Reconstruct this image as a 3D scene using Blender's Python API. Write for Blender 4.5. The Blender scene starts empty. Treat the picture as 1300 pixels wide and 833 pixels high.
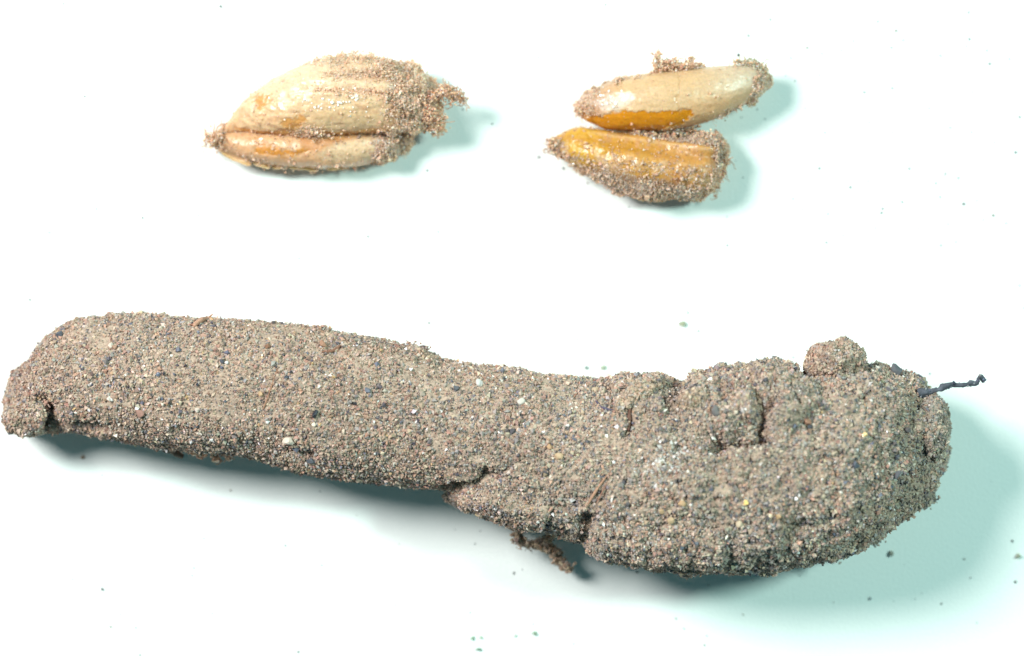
import bpy, math
import numpy as np
from mathutils import Vector

scene = bpy.context.scene
scene.unit_settings.system = 'METRIC'
scene.unit_settings.scale_length = 0.0023      # 1 unit = 2.3 mm: the whole sheet in view is about 3 cm wide

# ------------------------------------------------------------------ camera
CAM_H = 45.0
cam_d = bpy.data.cameras.new('camera')
cam = bpy.data.objects.new('camera', cam_d)
scene.collection.objects.link(cam)
cam.location = (0, 0, CAM_H)
cam.rotation_euler = (0, 0, 0)                 # looking straight down on the sheet
cam_d.sensor_width = 36.0
cam_d.lens = 36.0 * CAM_H / 13.0
cam_d.clip_start = 1.0
cam_d.clip_end = 500.0
cam_d.dof.use_dof = True
cam_d.dof.focus_distance = CAM_H - 1.45
cam_d.dof.aperture_fstop = 0.105
scene.camera = cam

# ------------------------------------------------------------------ light
world = bpy.data.worlds.new('World')
scene.world = world
world.use_nodes = True
bg = world.node_tree.nodes['Background']
bg.inputs[0].default_value = (0.12, 0.8, 1.0, 1)
bg.inputs[1].default_value = 0.13

def area_lamp(name, loc, size, power, col):
    l = bpy.data.lights.new(name, 'AREA')
    l.shape = 'DISK'; l.size = size; l.energy = power; l.color = col
    o = bpy.data.objects.new(name, l)
    scene.collection.objects.link(o)
    o.location = loc
    d = Vector((0, 0, 0)) - Vector(loc)
    o.rotation_euler = d.to_track_quat('-Z', 'Y').to_euler()
    return o
area_lamp('key_lamp', (-28, 16, 37), 17, 39500, (0.975, 1.0, 0.975))
area_lamp('second_lamp', (37, 11.5, 45), 9.5, 28500, (0.68, 1.0, 0.92))

vs = scene.view_settings
vs.view_transform = 'Standard'; vs.look = 'None'; vs.exposure = 0.0; vs.gamma = 1.0
vs.use_curve_mapping = False
scene.render.engine = 'CYCLES'

# ------------------------------------------------------------------ helpers
rng = np.random.default_rng(7)

def lin(c):
    c = np.asarray(c, float) / 255.0
    return np.where(c <= 0.04045, c / 12.92, ((c + 0.055) / 1.055) ** 2.4)

def px(x, y, z=0.0):
    """a point of the photograph (1300 x 833) at height z, in scene units"""
    k = (CAM_H - z) / CAM_H
    return np.array([(x - 650) / 100.0 * k, (416.5 - y) / 100.0 * k, z])

def to_px(P):
    k = CAM_H / (CAM_H - P[..., 2])
    return P[..., 0] * k * 100 + 650, 416.5 - P[..., 1] * k * 100

def _hash(ix, iy, iz, seed):
    h = (ix.astype(np.int64) * 374761393 + iy.astype(np.int64) * 668265263
         + iz.astype(np.int64) * 2147483647 + seed * 974634541) & 0xffffffff
    h = ((h ^ (h >> 13)) * 1274126177) & 0xffffffff
    h = ((h ^ (h >> 16)) * 2246822519) & 0xffffffff
    return ((h ^ (h >> 15)) & 0xffffff) / float(0xffffff)

def noise(P, f=1.0, seed=0):
    """value noise, -1..1"""
    Q = P * f
    i = np.floor(Q).astype(np.int64); t = Q - i
    t = t * t * t * (t * (t * 6 - 15) + 10)
    r = 0
    for dx in (0, 1):
        wx = t[..., 0] if dx else 1 - t[..., 0]
        for dy in (0, 1):
            wy = t[..., 1] if dy else 1 - t[..., 1]
            for dz in (0, 1):
                wz = t[..., 2] if dz else 1 - t[..., 2]
                r = r + wx * wy * wz * _hash(i[..., 0] + dx, i[..., 1] + dy, i[..., 2] + dz, seed)
    return r * 2 - 1

def fbm(P, f, octs=3, seed=0, gain=0.5):
    r = 0; a = 1.0; s = 0
    for k in range(octs):
        r = r + a * noise(P, f * 2 ** k, seed + k * 17); s += a; a *= gain
    return r / s

def sstep(a, b, x):
    t = np.clip((x - a) / (b - a), 0, 1)
    return t * t * (3 - 2 * t)

def seg_dist(X, Y, a, b):
    ax, ay = a; bx, by = b
    dx, dy = bx - ax, by - ay
    t = np.clip(((X - ax) * dx + (Y - ay) * dy) / (dx * dx + dy * dy + 1e-9), 0, 1)
    return np.hypot(X - ax - t * dx, Y - ay - t * dy)

def line_dist(X, Y, pts):
    d = np.full(X.shape, 1e9)
    for a, b in zip(pts[:-1], pts[1:]):
        d = np.minimum(d, seg_dist(X, Y, a, b))
    return d

def poly_sd(X, Y, pts):
    """signed distance in photograph pixels, positive inside"""
    d = line_dist(X, Y, list(pts) + [pts[0]])
    ins = np.zeros(X.shape, bool)
    n = len(pts)
    for i in range(n):
        x1, y1 = pts[i]; x2, y2 = pts[(i + 1) % n]
        if y1 == y2: continue
        c = ((y1 > Y) != (y2 > Y)) & (X < (x2 - x1) * (Y - y1) / (y2 - y1) + x1)
        ins ^= c
    return np.where(ins, d, -d)

# ------------------------------------------------------------------ materials
def mat_new(name):
    m = bpy.data.materials.new(name); m.use_nodes = True
    nt = m.node_tree
    return m, nt, nt.nodes['Principled BSDF']

def mat_attr(name, rough=0.6, sss=0.0, sss_scale=0.1, spec=0.5, bump=0.0, bump_scale=30, coat=0.0, mottling=0.0):
    m, nt, b = mat_new(name)
    a = nt.nodes.new('ShaderNodeAttribute'); a.attribute_name = 'Col'
    src = a.outputs['Color']
    if mottling:
        n2 = nt.nodes.new('ShaderNodeTexNoise'); n2.inputs['Scale'].default_value = 34; n2.inputs['Detail'].default_value = 4
        tc2 = nt.nodes.new('ShaderNodeTexCoord'); nt.links.new(tc2.outputs['Object'], n2.inputs['Vector'])
        mr = nt.nodes.new('ShaderNodeMapRange'); mr.inputs[1].default_value = 0.25; mr.inputs[2].default_value = 0.75
        mr.inputs[3].default_value = 1 - mottling; mr.inputs[4].default_value = 1 + mottling
        nt.links.new(n2.outputs['Fac'], mr.inputs[0])
        vm = nt.nodes.new('ShaderNodeVectorMath'); vm.operation = 'SCALE'
        nt.links.new(src, vm.inputs[0]); nt.links.new(mr.outputs[0], vm.inputs['Scale'])
        src = vm.outputs[0]
    nt.links.new(src, b.inputs['Base Color'])
    r = nt.nodes.new('ShaderNodeAttribute'); r.attribute_name = 'Rough'
    nt.links.new(r.outputs['Fac'], b.inputs['Roughness'])
    b.inputs['Specular IOR Level'].default_value = spec
    if sss:
        b.inputs['Subsurface Weight'].default_value = sss
        b.inputs['Subsurface Radius'].default_value = (1.0, 0.6, 0.3)
        b.inputs['Subsurface Scale'].default_value = sss_scale
    if coat:
        b.inputs['Coat Weight'].default_value = coat; b.inputs['Coat Roughness'].default_value = 0.25
    if bump:
        n = nt.nodes.new('ShaderNodeTexNoise'); n.inputs['Scale'].default_value = bump_scale
        n.inputs['Detail'].default_value = 5
        tc = nt.nodes.new('ShaderNodeTexCoord'); nt.links.new(tc.outputs['Object'], n.inputs['Vector'])
        bp = nt.nodes.new('ShaderNodeBump'); bp.inputs['Strength'].default_value = bump; bp.inputs['Distance'].default_value = 0.02
        nt.links.new(n.outputs['Fac'], bp.inputs['Height']); nt.links.new(bp.outputs[0], b.inputs['Normal'])
    return m

M_GRAIN = mat_attr('sand_grain', sss=0.0, spec=0.5)
M_CRUST = mat_attr('clear_crust_grain', sss=0.6, sss_scale=0.04, spec=0.5)
M_CORE = mat_attr('packed_soil', bump=0.6, bump_scale=22, mottling=0.35)
M_SEED = mat_attr('waxy_kernel', sss=0.5, sss_scale=0.16, spec=0.5, bump=0.35, bump_scale=24, coat=0.14, mottling=0.14)
M_FIBRE = mat_attr('dry_fibre', spec=0.3, bump=0.4, bump_scale=40, mottling=0.25)

def mat_paper():
    m, nt, b = mat_new('white_paper')
    tc = nt.nodes.new('ShaderNodeTexCoord')
    n1 = nt.nodes.new('ShaderNodeTexNoise'); n1.inputs['Scale'].default_value = 0.35; n1.inputs['Detail'].default_value = 3
    n2 = nt.nodes.new('ShaderNodeTexNoise'); n2.inputs['Scale'].default_value = 26; n2.inputs['Detail'].default_value = 6
    nt.links.new(tc.outputs['Object'], n1.inputs['Vector']); nt.links.new(tc.outputs['Object'], n2.inputs['Vector'])
    mix = nt.nodes.new('ShaderNodeMix'); mix.data_type = 'RGBA'
    mix.inputs[6].default_value = (0.73, 0.76, 0.735, 1); mix.inputs[7].default_value = (0.86, 0.87, 0.85, 1)
    ad = nt.nodes.new('ShaderNodeMath'); ad.operation = 'MULTIPLY_ADD'; ad.inputs[1].default_value = 0.5
    nt.links.new(n2.outputs['Fac'], ad.inputs[0])
    ml = nt.nodes.new('ShaderNodeMath'); ml.operation = 'MULTIPLY'; ml.inputs[1].default_value = 0.5
    nt.links.new(n1.outputs['Fac'], ml.inputs[0]); nt.links.new(ml.outputs[0], ad.inputs[2])
    nt.links.new(ad.outputs[0], mix.inputs[0]); nt.links.new(mix.outputs[2], b.inputs['Base Color'])
    b.inputs['Roughness'].default_value = 0.75; b.inputs['Specular IOR Level'].default_value = 0.2
    bp = nt.nodes.new('ShaderNodeBump'); bp.inputs['Strength'].default_value = 0.25; bp.inputs['Distance'].default_value = 0.02
    nt.links.new(n2.outputs['Fac'], bp.inputs['Height']); nt.links.new(bp.outputs[0], b.inputs['Normal'])
    return m
M_PAPER = mat_paper()

# ------------------------------------------------------------------ mesh makers
TONE = {'sand': np.array([0.965, 0.94, 0.995]), 'flesh': np.array([0.73, 0.59, 0.56]), 'crust': np.array([1.08, 0.94, 0.90])}
def mesh_from(name, V, F, col=None, rough=None, smooth=True, tone='sand'):
    V = np.ascontiguousarray(V, np.float32).reshape(-1, 3); F = np.ascontiguousarray(F, np.int32)
    k = F.shape[1]
    me = bpy.data.meshes.new(name)
    me.vertices.add(len(V)); me.vertices.foreach_set('co', V.ravel())
    me.loops.add(F.size); me.loops.foreach_set('vertex_index', F.ravel())
    me.polygons.add(len(F))
    me.polygons.foreach_set('loop_start', np.arange(0, F.size, k, dtype=np.int32))
    me.update(calc_edges=True)
    if smooth: me.shade_smooth()
    else: me.shade_flat()
    if col is not None:
        c = np.ones((len(V), 4), np.float32)
        c[:, :3] = np.clip(np.broadcast_to(col, (len(V), 3)) * TONE[tone], 0, 1)
        a = me.attributes.new('Col', 'FLOAT_COLOR', 'POINT'); a.data.foreach_set('color', c.ravel())
        r = np.broadcast_to(np.asarray(0.7 if rough is None else rough, np.float32), (len(V),)).astype(np.float32)
        a = me.attributes.new('Rough', 'FLOAT', 'POINT'); a.data.foreach_set('value', np.ascontiguousarray(r))
    return me

def link(name, me, mat, parent=None, kind=None, label=None, cat=None, group=None):
    o = bpy.data.objects.new(name, me)
    scene.collection.objects.link(o)
    if me is not None and mat is not None and not me.materials: me.materials.append(mat)
    if parent is not None:
        o.parent = parent
        bl = parent
        base = Vector(parent.location)
        while bl.parent is not None:
            bl = bl.parent; base = base + Vector(bl.location)
        o.location = -base if me is not None else (0, 0, 0)
    if kind: o['kind'] = kind
    if label: o['label'] = label
    if cat: o['category'] = cat
    if group: o['group'] = group
    return o

def thing(name, loc, label, cat, group=None):
    o = bpy.data.objects.new(name, None); o.empty_display_size = 0.3
    scene.collection.objects.link(o); o.location = loc
    o['label'] = label; o['category'] = cat
    if group: o['group'] = group
    return o

def grid_normals(V):
    dr = np.gradient(V, axis=0)
    dt = np.roll(V, -1, axis=1) - np.roll(V, 1, axis=1)
    n = np.cross(dr, dt)
    n /= np.linalg.norm(n, axis=-1, keepdims=True) + 1e-12
    return n

def smooth1(a, s):
    if s <= 0: return a
    k = int(3 * s) + 1
    w = np.exp(-0.5 * (np.arange(-k, k + 1) / s) ** 2); w /= w.sum()
    return np.convolve(np.pad(a, k, mode='edge'), w, 'valid')

def loft(top, bot, nr, nt, ratio, zbot=0.0, hmax=9, lift=0.5, n=2.0, smooth_px=3.0, tilt=0.0, flat=0.0):
    """closed body whose outline seen from above is given by its two edges (photograph pixels);
    ratio = thickness / width; tilt raises the right end; flat squashes the underside."""
    top = np.array(top, float); bot = np.array(bot, float)
    x0, x1 = top[0, 0], top[-1, 0]
    fine = np.linspace(x0, x1, 2000)
    yt = np.interp(fine, top[:, 0], top[:, 1]); yb = np.interp(fine, bot[:, 0], bot[:, 1])
    s = smooth_px / ((x1 - x0) / 2000)
    c = smooth1((yt + yb) / 2, s)
    w2 = smooth1(((yb - yt) / 2) ** 2, s)          # smoothing the square keeps ends round
    e = np.clip(np.minimum(fine - x0, x1 - fine) / (smooth_px * 3), 0, 1)
    w = np.sqrt(np.maximum(w2, 0)) * np.sqrt(e * (2 - e))
    u = 0.5 - 0.5 * np.cos(np.linspace(0.012, math.pi - 0.012, nr))
    u = 0.55 * u + 0.45 * np.linspace(0.0002, 0.9998, nr)
    x = x0 + u * (x1 - x0)
    c = np.interp(x, fine, c); w = np.interp(x, fine, w)
    h = np.minimum(w / 100 * ratio, hmax)
    kk = sstep(0.06, 0.16, np.minimum(u, 1 - u))      # edge bumps stay at the edge, not right round the body
    h = h * (1 - kk) + smooth1(h, nr / 28.0) * kk
    hs = smooth1(h, nr / 60.0)
    H = hs.max()
    zc = zbot + hs + (H - hs) * lift + tilt * (u - 0.5)
    th = np.linspace(0, 2 * math.pi, nt, endpoint=False)
    ct, st = np.cos(th), np.sin(th)
    cy = np.sign(ct) * np.abs(ct) ** (2.0 / n); sz = np.sign(st) * np.abs(st) ** (2.0 / n)
    sz = np.where(sz < 0, sz * (1 - flat), sz)
    X = np.repeat(x[:, None], nt, 1); Y = c[:, None] + w[:, None] * cy[None]
    Z = zc[:, None] + h[:, None] * sz[None]
    k = (CAM_H - zc[:, None]) / CAM_H
    return np.stack([(X - 650) / 100 * k, (416.5 - Y) / 100 * k, Z], -1)

def grid_faces(nr, nt):
    i = np.arange(nr - 1)[:, None]; j = np.arange(nt)[None]
    j2 = (j + 1) % nt
    F = np.stack([i * nt + j + 0 * i, i * nt + j2, (i + 1) * nt + j2, (i + 1) * nt + j], -1).reshape(-1, 4)
    return F

def close_grid(V):
    """add two cap rings collapsed to the end centres so the body is closed"""
    a = np.repeat(V[:1].mean(1, keepdims=True), V.shape[1], 1); b = np.repeat(V[-1:].mean(1, keepdims=True), V.shape[1], 1)
    return np.concatenate([a, V, b], 0)

def ellipsoid(cx, cy, rx, ry, z, rz, seed, nr=40, nt=48, amp=0.12, rot=0.0):
    u = np.linspace(0.03, math.pi - 0.03, nr)[:, None]; t = np.linspace(0, 2 * math.pi, nt, endpoint=False)[None]
    X = np.cos(u) * np.ones_like(t) * rx / 100; Y = np.sin(u) * np.cos(t) * ry / 100; Z = np.sin(u) * np.sin(t) * rz
    c, s = math.cos(rot), math.sin(rot)
    V = np.stack([-X * c - Y * s, -X * s + Y * c, Z], -1)
    d = fbm(V / max(rx, ry) * 100 + seed * 3.7, 1.7, 4, seed)
    V = V * (1 + amp * 2 * d)[..., None]
    return V + px(cx, cy, z)

def sample(V, N, count, weight=None):
    nr, nt = V.shape[:2]
    A = np.linalg.norm(np.cross(V[1:] - V[:-1], np.roll(V, -1, 1)[:-1] - V[:-1]), axis=-1)
    if weight is not None: A = A * weight[:-1]
    cdf = np.cumsum(A.ravel()); cdf /= cdf[-1]
    idx = np.searchsorted(cdf, rng.random(count))
    i, j = idx // nt, idx % nt; j2 = (j + 1) % nt
    a = rng.random(count)[:, None]; b = rng.random(count)[:, None]
    P = (V[i, j] * (1 - a) + V[i + 1, j] * a) * (1 - b) + (V[i, j2] * (1 - a) + V[i + 1, j2] * a) * b
    return P, N[i, j]

PHI = (1 + 5 ** 0.5) / 2
ICO_V = np.array([(-1, PHI, 0), (1, PHI, 0), (-1, -PHI, 0), (1, -PHI, 0), (0, -1, PHI), (0, 1, PHI), (0, -1, -PHI), (0, 1, -PHI),
                  (PHI, 0, -1), (PHI, 0, 1), (-PHI, 0, -1), (-PHI, 0, 1)]) / (1 + PHI ** 2) ** 0.5
ICO_F = np.array([(0, 11, 5), (0, 5, 1), (0, 1, 7), (0, 7, 10), (0, 10, 11), (1, 5, 9), (5, 11, 4), (11, 10, 2), (10, 7, 6), (7, 1, 8),
                  (3, 9, 4), (3, 4, 2), (3, 2, 6), (3, 6, 8), (3, 8, 9), (4, 9, 5), (2, 4, 11), (6, 2, 10), (8, 6, 7), (9, 8, 1)])

OCT_V = np.array([(1, 0, 0), (-1, 0, 0), (0, 1, 0), (0, -1, 0), (0, 0, 1), (0, 0, -1)], float)
OCT_F = np.array([(0, 2, 4), (2, 1, 4), (1, 3, 4), (3, 0, 4), (2, 0, 5), (1, 2, 5), (3, 1, 5), (0, 3, 5)])

def grain_mesh(name, P, S, col, rough, fine=False, tone='sand'):
    n = len(P)
    BV, BF = (OCT_V, OCT_F) if fine else (ICO_V, ICO_F)
    nv = len(BV)
    q = rng.normal(size=(n, 4)); q /= np.linalg.norm(q, axis=1, keepdims=True)
    w, x, y, z = q.T
    R = np.stack([1 - 2 * (y * y + z * z), 2 * (x * y - z * w), 2 * (x * z + y * w),
                  2 * (x * y + z * w), 1 - 2 * (x * x + z * z), 2 * (y * z - x * w),
                  2 * (x * z - y * w), 2 * (y * z + x * w), 1 - 2 * (x * x + y * y)], -1).reshape(n, 3, 3)
    B = BV[None] * (1 + rng.uniform(-0.28, 0.28, (n, nv, 1))) * (rng.uniform(0.4, 1.45, (n, 1, 3)) if fine else rng.uniform(0.62, 1.25, (n, 1, 3)))
    V = np.einsum('nij,nkj->nki', R, B) * np.asarray(S).reshape(-1, 1, 1) + P[:, None]
    V[..., 2] = np.maximum(V[..., 2], 0.004)
    F = (BF[None] + (np.arange(n) * nv)[:, None, None]).reshape(-1, 3)
    C = np.repeat(np.broadcast_to(col, (n, 3)), nv, 0); Rr = np.repeat(np.broadcast_to(rough, (n,)), nv)
    return mesh_from(name, V, F, C, Rr, smooth=False, tone=tone)

def pick(n, table):
    """table rows: weight, (r,g,b), roughness"""
    wts = np.array([t[0] for t in table], float); wts /= wts.sum()
    k = rng.choice(len(table), n, p=wts)
    c = np.array([lin(t[1]) for t in table])[k]
    c = c * np.exp(rng.normal(0, 0.14, (n, 1))) * np.exp(rng.normal(0, 0.04, (n, 3)))
    return c, np.array([t[2] for t in table])[k]

def tube_mesh(name, pts, rad, col, rough=0.7, nt=8, sub=6, wob=0.0, seed=0):
    pts = np.array(pts, float); rad = np.broadcast_to(np.array(rad, float), (len(pts),))
    m = (len(pts) - 1) * sub + 1
    t = np.linspace(0, len(pts) - 1, m)
    # Catmull-Rom
    i = np.clip(t.astype(int), 0, len(pts) - 2); f = (t - i)[:, None]
    p0 = pts[np.maximum(i - 1, 0)]; p1 = pts[i]; p2 = pts[i + 1]; p3 = pts[np.minimum(i + 2, len(pts) - 1)]
    C = 0.5 * (2 * p1 + (p2 - p0) * f + (2 * p0 - 5 * p1 + 4 * p2 - p3) * f ** 2 + (3 * p1 - p0 - 3 * p2 + p3) * f ** 3)
    r = np.interp(t, np.arange(len(pts)), rad)
    T = np.gradient(C, axis=0); T /= np.linalg.norm(T, axis=1, keepdims=True) + 1e-9
    up = np.array([0.13, 0.21, 0.97]); A = np.cross(T, up); A /= np.linalg.norm(A, axis=1, keepdims=True) + 1e-9
    B = np.cross(T, A)
    th = np.linspace(0, 2 * math.pi, nt, endpoint=False)
    V = C[:, None] + r[:, None, None] * (A[:, None] * np.cos(th)[None, :, None] + B[:, None] * np.sin(th)[None, :, None])
    if wob:
        V = V + wob * noise(V, 14, seed)[..., None] * (V - C[:, None]) / (r[:, None, None] + 1e-6) * r[:, None, None]
    V = close_grid(V)
    V[..., 2] = np.maximum(V[..., 2], 0.004)
    return V.reshape(-1, 3), grid_faces(V.shape[0], nt)

def join_parts(parts):
    Vs, Fs, o = [], [], 0
    for V, F in parts:
        Vs.append(V); Fs.append(F + o); o += len(V)
    return np.concatenate(Vs), np.concatenate(Fs)

def curly_hairs(anchor_pts, n, length, rad, spread, zspread=0.05, curl=0.7):
    """short curly fibres sprouting around the given points"""
    parts = []
    A = np.array(anchor_pts)
    for k in range(n):
        p = A[rng.integers(len(A))] + rng.normal(0, 1, 3) * (spread, spread, zspread)
        d = rng.normal(0, 1, 3); d /= np.linalg.norm(d); d[2] = abs(d[2]) * 0.4
        pts = [p.copy()]
        L = length * rng.uniform(0.5, 1.4)
        for s in range(5):
            d = d + rng.normal(0, curl, 3) * (1, 1, 0.5); d /= np.linalg.norm(d)
            p = p + d * L / 5; pts.append(p.copy())
        parts.append(tube_mesh('', pts, np.linspace(rad, rad * 0.5, 6), None, nt=4, sub=3))
    return join_parts(parts)

def string_points(lines, n, spread, zspread):
    """random points along polylines given as (x, y, z) in photograph pixels / scene height"""
    out = []
    segs = []
    for L in lines:
        for a, b in zip(L[:-1], L[1:]):
            segs.append((np.array(a, float), np.array(b, float)))
    ln = np.array([np.hypot(*(b - a)[:2]) for a, b in segs]); ln /= ln.sum()
    for k in rng.choice(len(segs), n, p=ln):
        a, b = segs[k]; t = rng.random(); q = a + (b - a) * t
        P = px(*q)
        out.append(P + rng.normal(0, 1, 3) * (spread, spread, zspread))
    return np.array(out)

# ------------------------------------------------------------------ the setting: one white sheet
s = 70.0
me = mesh_from('paper_sheet', [(-s, -s, 0), (s, -s, 0), (s, s, 0), (-s, s, 0)], [(0, 1, 2, 3)])
link('paper_sheet', me, M_PAPER, kind='structure', label='plain white paper sheet under everything')

# ------------------------------------------------------------------ the sand tube
TOP = [(6, 518), (9, 500), (20, 472), (42, 452), (58, 428), (78, 414), (100, 402), (140, 399), (200, 402), (260, 406), (300, 408), (350, 411),
       (400, 417), (450, 427), (500, 435), (545, 449), (562, 459), (620, 463), (680, 472), (720, 480), (780, 487), (808, 484), (832, 478),
       (852, 487), (900, 489), (930, 477), (960, 467), (985, 470), (1010, 480), (1030, 472), (1060, 460), (1098, 459), (1130, 467),
       (1160, 478), (1180, 493), (1194, 513), (1201, 540)]
BOT = [(6, 522), (14, 540), (34, 552), (54, 550), (75, 545), (110, 549), (150, 556), (200, 566), (240, 573), (290, 577), (330, 585), (380, 599),
       (430, 606), (480, 613), (530, 618), (560, 621), (575, 634), (610, 648), (650, 661), (690, 673), (722, 684), (741, 690), (750, 703),
       (780, 713), (830, 722), (880, 726), (940, 729), (980, 727), (1030, 716), (1070, 707), (1092, 695), (1130, 670), (1165, 645), (1184, 622),
       (1193, 598), (1198, 570), (1201, 545)]
V = loft(TOP, BOT, 900, 300, 0.95, zbot=0.02, hmax=1.28, lift=0.22, n=2.05, smooth_px=2.0, flat=0.05)
N = grid_normals(V)
if N[450, 75, 2] < 0: N = -N
X, Y = to_px(V)
rough_zone = sstep(560, 860, X)
d = 0.045 * fbm(V, 1.3, 3, 3) + (0.03 + 0.035 * rough_zone) * fbm(V, 3.2, 4, 11) + (0.02 + 0.038 * rough_zone) * fbm(V, 9, 3, 23) + (0.010 + 0.016 * rough_zone) * noise(V, 24, 29)
# shallow crumbled hollows where flakes of the coat came away
hol = fbm(V, 2.3, 4, 131)
d = d - (0.018 + 0.014 * rough_zone) * sstep(0.18, 0.30, hol)
upper = sstep(-0.1, 0.3, N[..., 2])
def carve(pts, rad, depth, wob=6):
    global d
    wx = X + wob * noise(V, 6, 41); wy = Y + wob * noise(V, 6, 43)
    dist = line_dist(wx, wy, pts)
    d = d - depth * np.exp(-(dist / rad) ** 2) * upper
def swell(pts, rad, height, wob=5):
    global d
    wx = X + wob * noise(V, 5, 51); wy = Y + wob * noise(V, 5, 53)
    dist = line_dist(wx, wy, pts)
    d = d + height * sstep(rad * 1.35, rad * 0.6, dist) * upper
swell([(905, 515), (955, 508), (1000, 510)], 34, 0.24, 9)
swell([(1060, 520), (1120, 530)], 45, 0.06)
swell([(800, 500), (820, 505)], 20, 0.12)
swell([(600, 635), (680, 655)], 15, 0.10)
swell([(780, 690), (900, 700)], 22, 0.06)
carve([(974, 518), (966, 542), (973, 556)], 10, 0.32, 13)
carve([(962, 562), (935, 560), (905, 568)], 7, 0.28, 8)
carve([(930, 520), (918, 512)], 6, 0.10, 8)
carve([(1020, 482), (1012, 512)], 6, 0.10)
carve([(562, 622), (595, 612), (640, 600)], 8, 0.14, 12)
carve([(565, 626), (610, 622)], 6, 0.10)
carve([(741, 696), (739, 672), (745, 655)], 8, 0.13, 9)
carve([(48, 508), (58, 518), (63, 534), (60, 545)], 6, 0.32, 2)
carve([(64, 540), (105, 543), (135, 544)], 4, 0.14, 2)
carve([(370, 575), (395, 580)], 6, 0.08)
carve([(795, 545), (802, 515), (795, 508)], 5, 0.10)
carve([(640, 522), (660, 530)], 5, 0.05)
carve([(1164, 556), (1172, 600), (1140, 640)], 8, 0.05)
carve([(1110, 640), (1060, 660), (1000, 668)], 8, 0.06)
V = V + N * d[..., None]
V[..., 2] = np.maximum(V[..., 2], 0.006)
V = close_grid(V)
N = grid_normals(V)
if N[450, 75, 2] < 0: N = -N
X, Y = to_px(V)
BODY_V, BODY_N, BODY_X, BODY_Y = V, N, X, Y

tube = thing('sand_tube', px(620, 560, 0), 'long curved tube of caked brown sand lying across the white paper', 'sand tube')
core_col = lin((166, 145, 124)) * np.exp(0.16 * fbm(V, 5, 3, 61) + 0.16 * fbm(V, 30, 2, 62))[..., None]
me = mesh_from('tube_body', V.reshape(-1, 3), grid_faces(*V.shape[:2]), core_col.reshape(-1, 3), 0.9)
body = link('tube_body', me, M_CORE, tube)

SAND = [(26, (178, 156, 134), 0.75), (20, (164, 141, 120), 0.8), (14, (172, 137, 116), 0.75), (6, (152, 116, 98), 0.8), (12, (154, 145, 136), 0.7),
        (7, (192, 174, 154), 0.5), (5, (116, 104, 100), 0.8), (2.5, (82, 76, 80), 0.7), (1.8, (220, 212, 202), 0.25), (1.2, (104, 104, 114), 0.6),
        (1.0, (190, 156, 116), 0.5), (0.5, (58, 58, 66), 0.5)]
SAND_GREY = [(20, (170, 154, 134), 0.75), (18, (154, 138, 120), 0.8), (9, (160, 130, 110), 0.75), (16, (142, 135, 126), 0.75),
             (9, (114, 106, 101), 0.8), (4, (84, 80, 82), 0.75), (2, (208, 200, 188), 0.35), (1.5, (96, 98, 108), 0.6)]
RUST = [(22, (208, 176, 150), 0.6), (20, (200, 162, 136), 0.65), (9, (186, 142, 116), 0.7), (14, (220, 196, 172), 0.5), (6, (232, 220, 204), 0.25),
        (1.5, (166, 128, 106), 0.7), (1, (150, 138, 130), 0.7), (2, (242, 238, 230), 0.15)]

def surf(x, y):
    m = (BODY_N[..., 2] > 0.0)
    q = np.where(m, (BODY_X - x) ** 2 + (BODY_Y - y) ** 2, 1e9)
    i = np.unravel_index(np.argmin(q), q.shape)
    return BODY_V[i].copy(), BODY_N[i].copy()

def sand_over(V, N, count, name, parent, table, s_mu=0.0165, s_sig=0.38, out=0.35, weight=None):
    w = np.where(N[..., 2] > -0.25, 1.0, 0.16)
    if weight is not None: w = w * weight
    P, Nn = sample(V, N, count, w)
    S = np.minimum(np.exp(rng.normal(math.log(s_mu), s_sig, count)), s_mu * 2.3)
    P = P + Nn * (S * rng.uniform(-0.1, out * 2, count) + 0.012 * (rng.random(count) > 0.85) * rng.random(count) * 2)[:, None]
    c, r = pick(count, table)
    return P, S, c, r

n1 = 150000
bare = sstep(0.12, 0.45, fbm(V, 2.0, 4, 141))
P, S, c, r = sand_over(V, N, n1, '', None, SAND, s_mu=0.0135, s_sig=0.46, out=0.22, weight=1 - 0.6 * bare)
S = S * np.exp(0.30 * fbm(P, 1.7, 3, 147))
gx, gy = to_px(P)
# the thicker end is coated in greyer, less sorted sand; patches wander along the tube
mixg = np.clip(0.65 * sstep(520, 800, gx) + 0.5 * fbm(P, 1.1, 3, 71), 0, 1)
c2, r2 = pick(n1, SAND_GREY)
k = rng.random(n1) < mixg
c[k] = c2[k]; r[k] = r2[k]
c *= np.exp(0.16 * fbm(P, 2.5, 3, 77) + 0.17 * sstep(500, 850, gx))[:, None]
# bands of pinker silt on the thick half, one chalky smear
pink = np.clip(fbm(P, 1.7, 3, 79), 0, 1) * sstep(650, 800, gx) * 0.35
c = c * (1 + pink[:, None] * (np.array([1.06, 0.86, 0.80]) - 1))
chalk = np.exp(-(((gx - 838) / 22) ** 2 + ((gy - 590) / 20) ** 2)) * 0.55
kk = rng.random(n1) < chalk
c[kk] = lin((204, 197, 186)) * np.exp(rng.normal(0, 0.1, (kk.sum(), 1)))
me = grain_mesh('sand_coat', P, S, c, r, fine=True)
link('sand_coat', me, M_GRAIN, tube, kind='stuff', label='fine beige and grey sand grains caked over the tube')

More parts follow.
